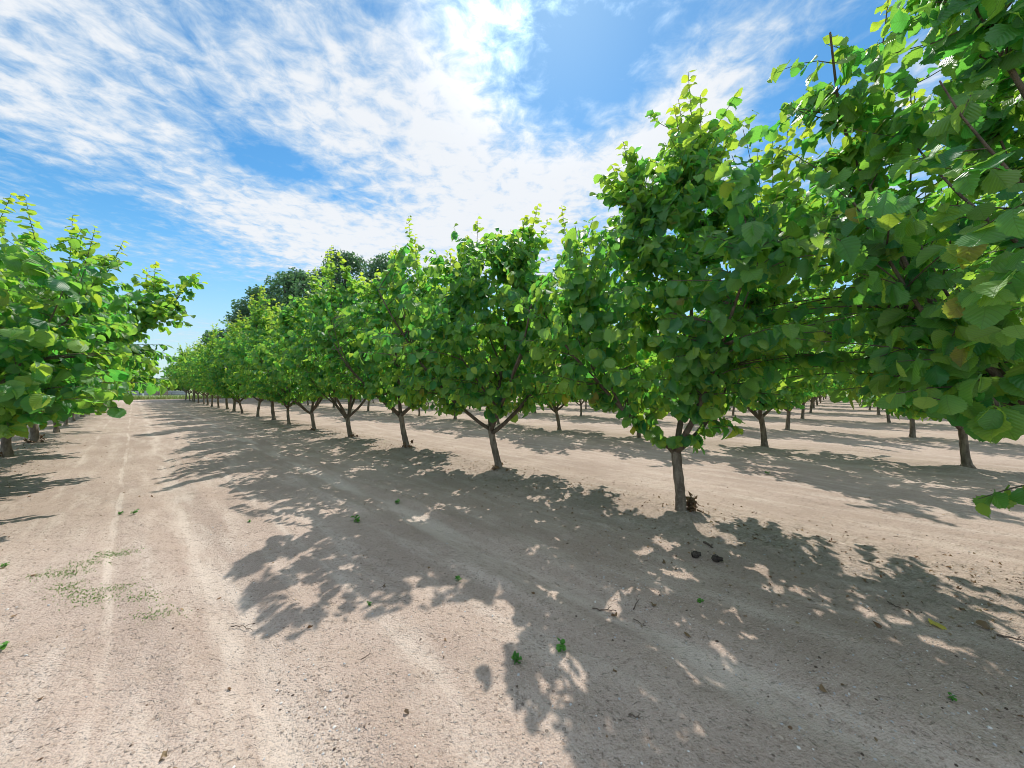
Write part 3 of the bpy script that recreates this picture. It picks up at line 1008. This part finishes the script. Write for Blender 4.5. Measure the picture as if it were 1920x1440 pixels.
# ------------------------------------------------------------------ oaks and far trees
def gen_oak(seed, H, R, nb=60, per=430, ls=0.27, base=0.22, hi=0):
    rng = np.random.default_rng(seed)
    tb = Tubes()
    n = 8
    t = np.linspace(0, 1, n)
    trunk = np.stack([0.4 * np.sin(t * 2 + seed), 0.3 * np.cos(t * 2 + seed), H * 0.55 * t - 0.1], -1)
    tb.add(trunk, np.linspace(0.034 * H, 0.014 * H, n), 10)
    lv = {k: [] for k in ('pos', 'dir', 'nor', 'size', 'young')}
    for b in range(nb):
        f = rng.random()
        phi = rng.random() * 6.28
        r = R * np.interp(f, [0, 0.3, 0.6, 0.85, 1], [0.75, 1.0, 0.85, 0.5, 0.12]) * rng.random() ** 0.45
        c_ = np.array([r * cos(phi), r * sin(phi), H * (base + (0.93 - base) * f)])
        br = R * rng.uniform(0.20, 0.36)
        st = trunk[int(np.clip((c_[2] / H) * 9, 1, 6))]
        midp = (st + c_) / 2 + rng.normal(0, 0.3, 3)
        tb.add(np.stack([st, midp, c_]), [0.012 * H, 0.008 * H, 0.003 * H], 6)
        k = int(per * (br / (R * 0.28)) ** 2)
        dirs = rng.normal(0, 1, (k, 3)); dirs /= np.linalg.norm(dirs, axis=1)[:, None]
        rad = br * (0.45 + 0.6 * rng.random(k) ** 0.6)
        sc = np.array([1.0, 1.0, 0.72])
        keep = np.sin(dirs[:, 0] * 5 + b) * np.cos(dirs[:, 1] * 6 + b * 2) + rng.normal(0, 0.3, k) > -0.35
        dirs = dirs[keep]; rad = rad[keep]
        lv['pos'].append(c_ + dirs * rad[:, None] * sc)
        lv['nor'].append(dirs * 0.7 + np.array([0, 0, 0.6]) + rng.normal(0, 0.5, dirs.shape))
        lv['dir'].append(rng.normal(0, 1, dirs.shape) + np.array([0, 0, -0.4]))
        lv['size'].append(ls * rng.uniform(0.7, 1.3, len(dirs)))
        lv['young'].append(rng.random(len(dirs)) ** 3 * 0.4)
    L = {k: np.concatenate(v) for k, v in lv.items()}
    return tb, L, rng


def plant_oak(seed, x, y, H, R, label, group, mat=M_OAK, name='oak_tree', **kw):
    tb, L, rng = gen_oak(seed, H, R, **kw)
    root = empty(name, (x, y, 0.0))
    tag(root, label, 'tree', group)
    obj('trunk', tb.mesh('trunk', M_OBARK), root)
    obj('crown', build_leaves('crown', L, 0, mat, rng), root)
    return root


def at(px, Y):
    return (px - 960) / F * Y


G_OAK = 'dark oaks behind the orchard'
plant_oak(1, at(490, 52), 52, 16.6, 5.9, 'lowest and leftmost dark oak beyond the end of the right row', G_OAK)
plant_oak(2, at(560, 53), 53, 20.2, 6.4, 'dark oak with a domed top, second from the left behind the orchard', G_OAK)
plant_oak(3, at(640, 52), 52, 22.4, 6.8, 'tallest dark oak with a loose tuft of branches at its top', G_OAK)
ok = plant_oak(4, at(722, 51), 51, 21.2, 6.0, 'rightmost dark oak, partly behind the pointed hazelnut top', G_OAK)
G_FAR = 'far trees beyond the orchard'
src = plant_oak(9, at(262, 92), 92, 5.2, 4.2, 'pale bushy tree behind the fence at the end of the track', None, M_PALE, 'pale_tree', nb=22, per=300, ls=0.3, base=0.1)
far_oak = plant_oak(10, at(1575, 100), 100, 8.5, 7.0, 'distant tree closing the view down the gap between orchard rows', G_FAR, M_OAK, 'distant_tree', nb=26, per=300, ls=0.35, base=0.12)
for k, (px, Y, s) in enumerate([(1490, 104, 1.0), (1660, 103, 0.9), (1760, 95, 1.0), (1860, 90, 0.9), (1390, 112, 1.05), (1290, 118, 1.0), (1190, 115, 0.95), (1090, 108, 1.0), (990, 100, 1.0), (890, 95, 0.9)]):
    plant_copy(far_oak, at(px, Y), Y, k * 1.3, (s, s, s), 'distant dark tree beyond the far end of the orchard rows, glimpsed under the crowns', G_FAR)
for k, (px, Y, s) in enumerate([(205, 125, 0.9), (300, 120, 0.8), (150, 135, 1.2), (340, 130, 0.9)]):
    plant_copy(src, at(px, Y), Y, k * 1.7, (s, s, s), 'pale hazy tree far beyond the fence at the end of the track', 'pale trees beyond the fence')

# ------------------------------------------------------------------ fence, post, grass at the end of the track
def box(v, q, c, s, rz=0.0):
    b = len(v)
    for dx, dy, dz_ in ((-1, -1, -1), (1, -1, -1), (1, 1, -1), (-1, 1, -1), (-1, -1, 1), (1, -1, 1), (1, 1, 1), (-1, 1, 1)):
        x, y = dx * s[0] / 2, dy * s[1] / 2
        v.append((c[0] + x * cos(rz) - y * sin(rz), c[1] + x * sin(rz) + y * cos(rz), c[2] + dz_ * s[2] / 2))
    for f in ((0, 3, 2, 1), (4, 5, 6, 7), (0, 1, 5, 4), (1, 2, 6, 5), (2, 3, 7, 6), (3, 0, 4, 7)):
        q.append([b + i for i in f])


fc = np.array([at(262, 66.0), 66.0])
frz = 0.15
fence = empty('board_fence', (fc[0], fc[1], 0.05), frz)
tag(fence, 'low weathered grey board fence across the far end of the track', 'fence')
rngf = np.random.default_rng(3)
v, q4 = [], []
for k in range(80):
    x = -8 + k * 0.2
    hgt = 0.86 + rngf.uniform(-0.03, 0.03)
    box(v, q4, (x, 0, 0.05 + hgt / 2), (0.185, 0.025, hgt))
obj('board_panel', mesh_np('board_panel', v, q4, mat=M_FENCE, smooth=False), fence)
for z in (0.28, 0.75):
    v, q4 = [], []
    box(v, q4, (0, -0.045, z), (16, 0.06, 0.09))
    obj('rail', mesh_np('rail', v, q4, mat=M_FENCE, smooth=False), fence)
for k in range(7):
    v, q4 = [], []
    box(v, q4, (-7.95 + k * 2.65, -0.13, 0.5), (0.11, 0.11, 1.06))
    box(v, q4, (-7.95 + k * 2.65, -0.13, 1.05), (0.14, 0.14, 0.04))
    obj('post', mesh_np('post', v, q4, mat=M_FENCE, smooth=False), fence)
gt = empty('field_gate', (at(297, 65.4), 65.4, 0.05), frz)
tag(gt, 'brown slatted gate leaning by the grey fence at the track end', 'gate')
v, q4 = [], []
for k in range(5):
    box(v, q4, (0, 0, 0.18 + k * 0.17), (3.0, 0.03, 0.11))
obj('slat_panel', mesh_np('slat_panel', v, q4, mat=M_RUST, smooth=False), gt)
v, q4 = [], []
for x in (-1.5, 0, 1.5):
    box(v, q4, (x, -0.04, 0.5), (0.1, 0.05, 1.0))
obj('gate_frame', mesh_np('gate_frame', v, q4, mat=M_RUST, smooth=False), gt)
pst = empty('marker_post', (at(268.5, 63.5), 63.5, 0.05))
tag(pst, 'white pipe post standing in grass before the grey fence', 'post')
tb = Tubes()
tb.add([(0, 0, -0.05), (0, 0, 0.4), (0, 0, 0.95), (0, 0, 1.0)], [0.11, 0.11, 0.11, 0.09], 14)
obj('pipe', tb.mesh('pipe', M_WHITE), pst)
tb = Tubes()
tb.add([(0, 0, 0.80), (0, 0, 0.84), (0, 0, 0.88)], [0.13, 0.135, 0.13], 14)
obj('band', tb.mesh('band', M_FENCE), pst)


def blades(name, P, hgt, wid, mat, rng, lean=0.35, dry=0.3):
    k = len(P)
    an = rng.random(k) * 6.28
    d = np.stack([np.cos(an), np.sin(an), np.zeros(k)], -1)
    h_ = hgt * rng.uniform(0.5, 1.2, k)
    ln = (lean * rng.random(k) * h_)[:, None]
    la = rng.random(k) * 6.28
    ld = np.stack([np.cos(la), np.sin(la), np.zeros(k)], -1)
    up = np.array([0, 0, 1.0])
    w = wid * rng.uniform(0.6, 1.3, k)[:, None]
    A = P - d * w / 2; B = P + d * w / 2
    m_ = P + up * (h_ * 0.6)[:, None] + ld * ln * 0.4
    C = m_ + d * w * 0.38; D = m_ - d * w * 0.38
    E = P + up * h_[:, None] + ld * ln
    V = np.stack([A, B, C, D, E], 1).reshape(-1, 3)
    b = np.arange(k) * 5
    Q = np.stack([b, b + 1, b + 2, b + 3], -1); Tt = np.stack([b + 3, b + 2, b + 4], -1)
    rnd = np.repeat(rng.random(k), 5); yg = np.repeat((rng.random(k) < dry) * rng.uniform(0.5, 1, k), 5)
    return mesh_np(name, V, Q, Tt, attrs={'rnd': rnd, 'young': yg}, mat=mat, smooth=False)


rg = np.random.default_rng(8)
k = 9000
aa = 64.5 + 3.5 * rg.random(k) ** 1.4; pq = -26 + 42 * rg.random(k)
xy = aa[:, None] * U + pq[:, None] * N
dense = vnoise(pq * 0.5, aa * 0.8) + 0.5
keep = rg.random(k) < np.clip(dense * 1.6, 0.2, 1)
P = np.concatenate([xy, np.full((k, 1), 0.04)], 1)[keep]
tag(obj('tall_grass', blades('tall_grass', P, 0.55, 0.05, M_GRASS, rg, 0.5, 0.7)), kind='stuff')

# ------------------------------------------------------------------ small things on the soil
def on_ground(px, py):
    Y = CAMH * F / (py - 727)
    x = at(px, Y)
    Y = (CAMH - float(gz(x, Y))) * F / (py - 727)
    x = at(px, Y)
    return x, Y, float(gz(x, Y))


# clods and gravel, one mass
rc = np.random.default_rng(21)
ico = []
phi_ = (1 + 5 ** 0.5) / 2
for s1 in (-1, 1):
    for s2 in (-1, 1):
        ico += [(0, s1, s2 * phi_), (s1, s2 * phi_, 0), (s2 * phi_, 0, s1)]
ico = np.array(ico) / np.linalg.norm(ico[0])
tri = []
for i in range(12):
    for j in range(i + 1, 12):
        for k in range(j + 1, 12):
            dd = [np.linalg.norm(ico[a] - ico[b]) for a, b in ((i, j), (j, k), (i, k))]
            if max(dd) < 1.1:
                nrm = np.cross(ico[j] - ico[i], ico[k] - ico[i])
                tri.append((i, j, k) if nrm @ ico[i] > 0 else (i, k, j))
tri = np.array(tri)


def stones(name, XY, size, rng, mat):
    k = len(XY)
    r = ico[None] * (1 + rng.normal(0, 0.16, (k, 12, 1)))
    sc = rng.uniform(0.6, 1.3, (k, 1, 3)) * np.array([1, 1, 0.75])
    an = rng.random(k) * 6.28
    r = r * sc
    R_ = np.stack([r[..., 0] * np.cos(an)[:, None] - r[..., 1] * np.sin(an)[:, None], r[..., 0] * np.sin(an)[:, None] + r[..., 1] * np.cos(an)[:, None], r[..., 2]], -1)
    z = gz(XY[:, 0], XY[:, 1]) + size * 0.18
    P_ = np.concatenate([XY, z[:, None]], 1)[:, None] + R_ * size[:, None, None]
    F_ = (tri[None] + (np.arange(k) * 12)[:, None, None]).reshape(-1, 3)
    return mesh_np(name, P_.reshape(-1, 3), None, F_, attrs={'rnd': np.repeat(rng.random(k), 12)}, mat=mat, smooth=False)


def scatter(k, rng, ymax=9.0):
    """points in front of the camera, denser near it"""
    Y = 1.15 + (ymax - 1.15) * rng.random(k) ** 1.7
    X = rng.uniform(-1.55, 1.55, k) * Y
    return np.stack([X, Y], -1)


XY = scatter(90000, rc, 11)
p_ = XY @ N
dens_ = 0.03 + 0.40 * np.exp(-((p_ - 2.9) / 1.1) ** 2) + 0.75 * np.exp(-((p_ - 4.3) / 0.9) ** 2) + 0.55 * np.exp(-((p_ - 0.62) / 0.13) ** 2) + 0.3 * np.exp(-((p_ - 2.6) / 0.5) ** 2) + 0.5 * np.exp(-((p_ + 1.8) / 0.9) ** 2)
dens_ *= 0.15 + 1.5 * np.clip(vnoise(XY[:, 0] * 1.1, XY[:, 1] * 1.1) + vnoise(XY[:, 0] * 3.1 + 50, XY[:, 1] * 3.1) * 0.7 + 0.22, 0, 1)
XY = XY[rc.random(len(XY)) < dens_]
size = 0.0028 + 0.005 * rc.random(len(XY)) ** 2.5 + 0.005 * (rc.random(len(XY)) < 0.008)
tag(obj('soil_clods', stones('soil_clods', XY, size, rc, M_CLOD)), kind='stuff')

# leaf litter, one mass
k = 5200
kk = rc.integers(0, 3, k)
rowp = np.array([4.43, 4.43, -1.82])[kk]
aa = rc.uniform(-5, 18, k); pq = rowp + rc.normal(0, 0.55, k) - 0.15
XY = aa[:, None] * U + pq[:, None] * N
keep = (XY[:, 1] > 1.0)
XY = XY[keep]
XY2 = scatter(110, rc, 7)
XY = np.concatenate([XY, XY2])
k = len(XY)
L = dict(pos=np.concatenate([XY, (gz(XY[:, 0], XY[:, 1]) + 0.006)[:, None]], 1),
         dir=np.concatenate([rc.normal(0, 1, (k, 2)), rc.normal(0, 0.2, (k, 1))], 1),
         nor=np.concatenate([rc.normal(0, 0.35, (k, 2)), np.ones((k, 1))], 1),
         size=rc.uniform(0.010, 0.034, k), young=rc.random(k) ** 3, rnd=rc.random(k))
tag(obj('leaf_litter', build_leaves('leaf_litter', L, 0, M_DRY, rc, 2.2)), kind='stuff')

# thin green weeds patch on the left of the track
k = 1500
cx_ = np.array([(125, 1098), (140, 1072), (182, 1122), (270, 1117), (205, 1040), (232, 1035), (300, 1145), (95, 1075), (165, 1055), (150, 1110), (225, 1100)])
ci = rc.integers(0, len(cx_), k)
ctr = np.array([on_ground(*c)[:2] for c in cx_])
XY = ctr[ci] + rc.normal(0, 1, (k, 2)) * np.array([0.085, 0.045])
P = np.concatenate([XY, gz(XY[:, 0], XY[:, 1])[:, None]], 1)
tag(obj('sparse_grass', blades('sparse_grass', P, 0.012, 0.006, M_GRASS, rc, 1.6, 0.2)), kind='stuff')


def weed(px, py, size, label, rng):
    x, y, z = on_ground(px, py)
    root = empty('weed', (x, y, z))
    tag(root, label, 'weed', 'green weeds on the bare soil')
    k = int(rng.integers(9, 16))
    lv = {kx: [] for kx in ('pos', 'dir', 'nor', 'size', 'young')}
    tb = Tubes()
    for i in range(max(3, k // 3)):
        an = rng.random() * 6.28
        e = np.array([cos(an) * 0.35, sin(an) * 0.35, rng.uniform(0.35, 1.0)]) * size
        tb.add(np.stack([np.zeros(3), e * [0.35, 0.35, 0.6], e]), [0.0016, 0.0013, 0.001], 4)
        for j in range(3 + (i % 2)):
            f = 0.45 + 0.55 * j / 3
            an2 = an + j * 2.4 + rng.normal(0, 0.4)
            lv['pos'].append(e * f); lv['dir'].append(np.array([cos(an2), sin(an2), rng.uniform(-0.1, 0.6)]))
            lv['nor'].append(np.array([0, 0, 1]) + rng.normal(0, 0.3, 3)); lv['size'].append(size * rng.uniform(0.35, 0.6)); lv['young'].append(rng.random() * 0.5)
    obj('stem', tb.mesh('stem', M_WEED), root)
    L = {kx: np.array(vv) for kx, vv in lv.items()}
    obj('foliage', build_leaves('foliage', L, 1, M_WEED, rng), root)


for (px, py, s, lb) in [
        (1050, 1218, 0.055, 'brightest upright weed on the shaded soil near the bottom middle'),
        (965, 1242, 0.060, 'weed at the edge of the lowest sunlit patch, left of the brightest weed'),
        (860, 1088, 0.045, 'small weed beside the sun flecks left of the middle'),
        (670, 977, 0.085, 'feathery weed at the left edge of the row shade'),
        (745, 944, 0.06, 'small round weed in the shade right of the feathery weed'),
        (1311, 1127, 0.035, 'tiny weed alone in the shade below the two dark cones'),
        (254, 964, 0.055, 'small weed on the sunlit track near the left shade'),
        (229, 964, 0.04, 'pale tiny weed on the track, farthest left of a pair'),
        (694, 1133, 0.025, 'tiny seedling on sunlit soil left of the shade fingers'),
        (469, 978, 0.03, 'tiny seedling alone in the middle of the sunlit track'),
        (1437, 889, 0.07, 'small weed beyond the first row, near its shade edge'),
        (1290, 809, 0.18, 'weed tuft between the trunks of the second row'),
        (14, 1062, 0.04, 'yellowish weed at the left edge of the picture'),
        (16, 1213, 0.045, 'green weed at the lower left edge of the picture'),
        (1778, 1308, 0.03, 'tiny green weed near the lower right corner')]:
    weed(px, py, s, lb, rc)


def cone(px, py, L_, rz, label):
    x, y, z = on_ground(px, py)
    root = empty('pine_cone', (x, y, z + L_ * 0.30), rz)
    tag(root, label, 'cone', 'dark cones on the soil')
    tb = Tubes()
    tb.add([(-L_ / 2, 0, 0), (-L_ * 0.3, 0, 0), (0.1 * L_, 0, 0), (0.45 * L_, 0, 0)], [0.10 * L_, 0.22 * L_, 0.2 * L_, 0.07 * L_], 10)
    obj('core', tb.mesh('core', M_CONE), root)
    lv = {kx: [] for kx in ('pos', 'dir', 'nor', 'size', 'young')}
    n = 64
    for i in range(n):
        f = i / n
        an = i * 2.39996
        r = L_ * (0.20 * sin(min(1, f * 1.35 + 0.12) * pi) + 0.03)
        rad = np.array([0, cos(an), sin(an)])
        lv['pos'].append(np.array([-L_ * 0.48 + L_ * 0.92 * f, 0, 0]) + rad * r)
        lv['dir'].append(rad + np.array([0.75, 0, 0])); lv['nor'].append(rad * 0.5 - np.array([0.8, 0, 0])); lv['size'].append(L_ * 0.26); lv['young'].append(0)
    Lq = {kx: np.array(vv) for kx, vv in lv.items()}
    m_ = build_leaves('scales', Lq, 1, M_CONE, rc, 0.5)
    obj('scales', m_, root)


cone(1303, 1043, 0.085, 0.3, 'dark cone lying left of its twin in the shade before the tall spiky tree')
cone(1342, 1051, 0.085, -0.2, 'dark cone lying right of its twin in the shade before the tall spiky tree')


def stick(name, pts_px, r, label, group='dry twigs on the soil', lift=0.012, fork=None):
    P_ = []
    for i, (px, py) in enumerate(pts_px):
        x, y, z = on_ground(px, py)
        P_.append((x, y, z + lift))
    P_ = np.array(P_)
    root = empty(name, tuple(P_.mean(0)))
    tag(root, label, 'twig', group)
    tt = np.linspace(0, len(P_) - 1, 10)
    Q_ = np.stack([np.interp(tt, np.arange(len(P_)), P_[:, c]) for c in range(3)], -1) - P_.mean(0)
    Q_ += rc.normal(0, 0.003, Q_.shape)
    tb = Tubes(); tb.add(Q_, np.linspace(r, r * 0.5, len(Q_)), 6)
    obj('stem', tb.mesh('stem', M_STICK), root)
    tb = Tubes()
    s = Q_[6]; d = Q_[9] - Q_[3]
    e = s + np.array([d[0] * 0.3 - d[1] * 0.22, d[1] * 0.3 + d[0] * 0.22, 0.012])
    tb.add(np.stack([s, (s + e) / 2 + [0, 0, 0.004], e]), [r * 0.6, r * 0.5, r * 0.3], 5)
    obj('side_shoot', tb.mesh('side_shoot', M_STICK), root)


stick('twig', [(1110, 1140), (1130, 1143), (1153, 1145)], 0.005, 'dark straight twig lying in the shade left of the sun flecks')
stick('twig', [(1186, 1143), (1192, 1132), (1197, 1124)], 0.004, 'short dark twig pointing up the picture amid dry leaves')
stick('twig', [(1186, 1160), (1200, 1168), (1210, 1175)], 0.003, 'thin pale twig beside a sun fleck and dry leaves')
stick('twig', [(1318, 1016), (1328, 1022), (1334, 1026)], 0.012, 'thick short dark stick above the two cones')
stick('twig', [(438, 1174), (455, 1174), (476, 1181)], 0.003, 'slightly bent twig on the sunlit track')
stick('twig', [(1863, 1190), (1890, 1195), (1920, 1203)], 0.006, 'long dark twig near the right edge below the yellow leaf')
stick('twig', [(680, 1237), (692, 1229), (702, 1223)], 0.003, 'thin twig on sunlit soil left of the lowest shade')
stick('twig', [(1660, 1128), (1672, 1134), (1690, 1142)], 0.004, 'dark twig across the sun flecks at right')
stick('twig', [(1177, 1340), (1188, 1341), (1200, 1345)], 0.004, 'short dark twig in the shade at the bottom of the picture')

# fallen leaves one can point to
def fallen(px, py, s, mat, label, rz, cat='leaf', seed=1):
    x, y, z = on_ground(px, py)
    L_ = dict(pos=np.array([[0, 0, 0.0]]), dir=np.array([[cos(rz), sin(rz), 0.05]]), nor=np.array([[0.1, -0.25, 1.0]]), size=np.array([s]),
              young=np.array([0.2]), rnd=np.array([0.5]))
    o = obj('fallen_leaf', build_leaves('fallen_leaf', L_, 2, mat, np.random.default_rng(seed), 1.3), None, (x, y, z + 0.018))
    tag(o, label, cat, 'fallen leaves on the soil')


fallen(1742, 1172, 0.085, M_YELLOW, 'bright yellow fallen leaf on the shaded soil at right', 0.1, seed=4)
fallen(1835, 1176, 0.07, M_DRY, 'brown curled leaf right of the yellow leaf', 0.5, seed=5)
fallen(1155, 1157, 0.06, M_DRY, 'brown dry leaf between twigs and a sun fleck', 2.0, seed=6)
fallen(1222, 1137, 0.05, M_DRY, 'reddish brown small leaf right of the short twig', 1.0, seed=7)
fallen(1544, 1300, 0.04, M_DRY, 'orange brown leaf scrap in the shade at the lower right', 1.4, seed=8)
fallen(1285, 1194, 0.045, M_DRY, 'brown leaf scrap in the middle of the shade', 0.7, seed=9)
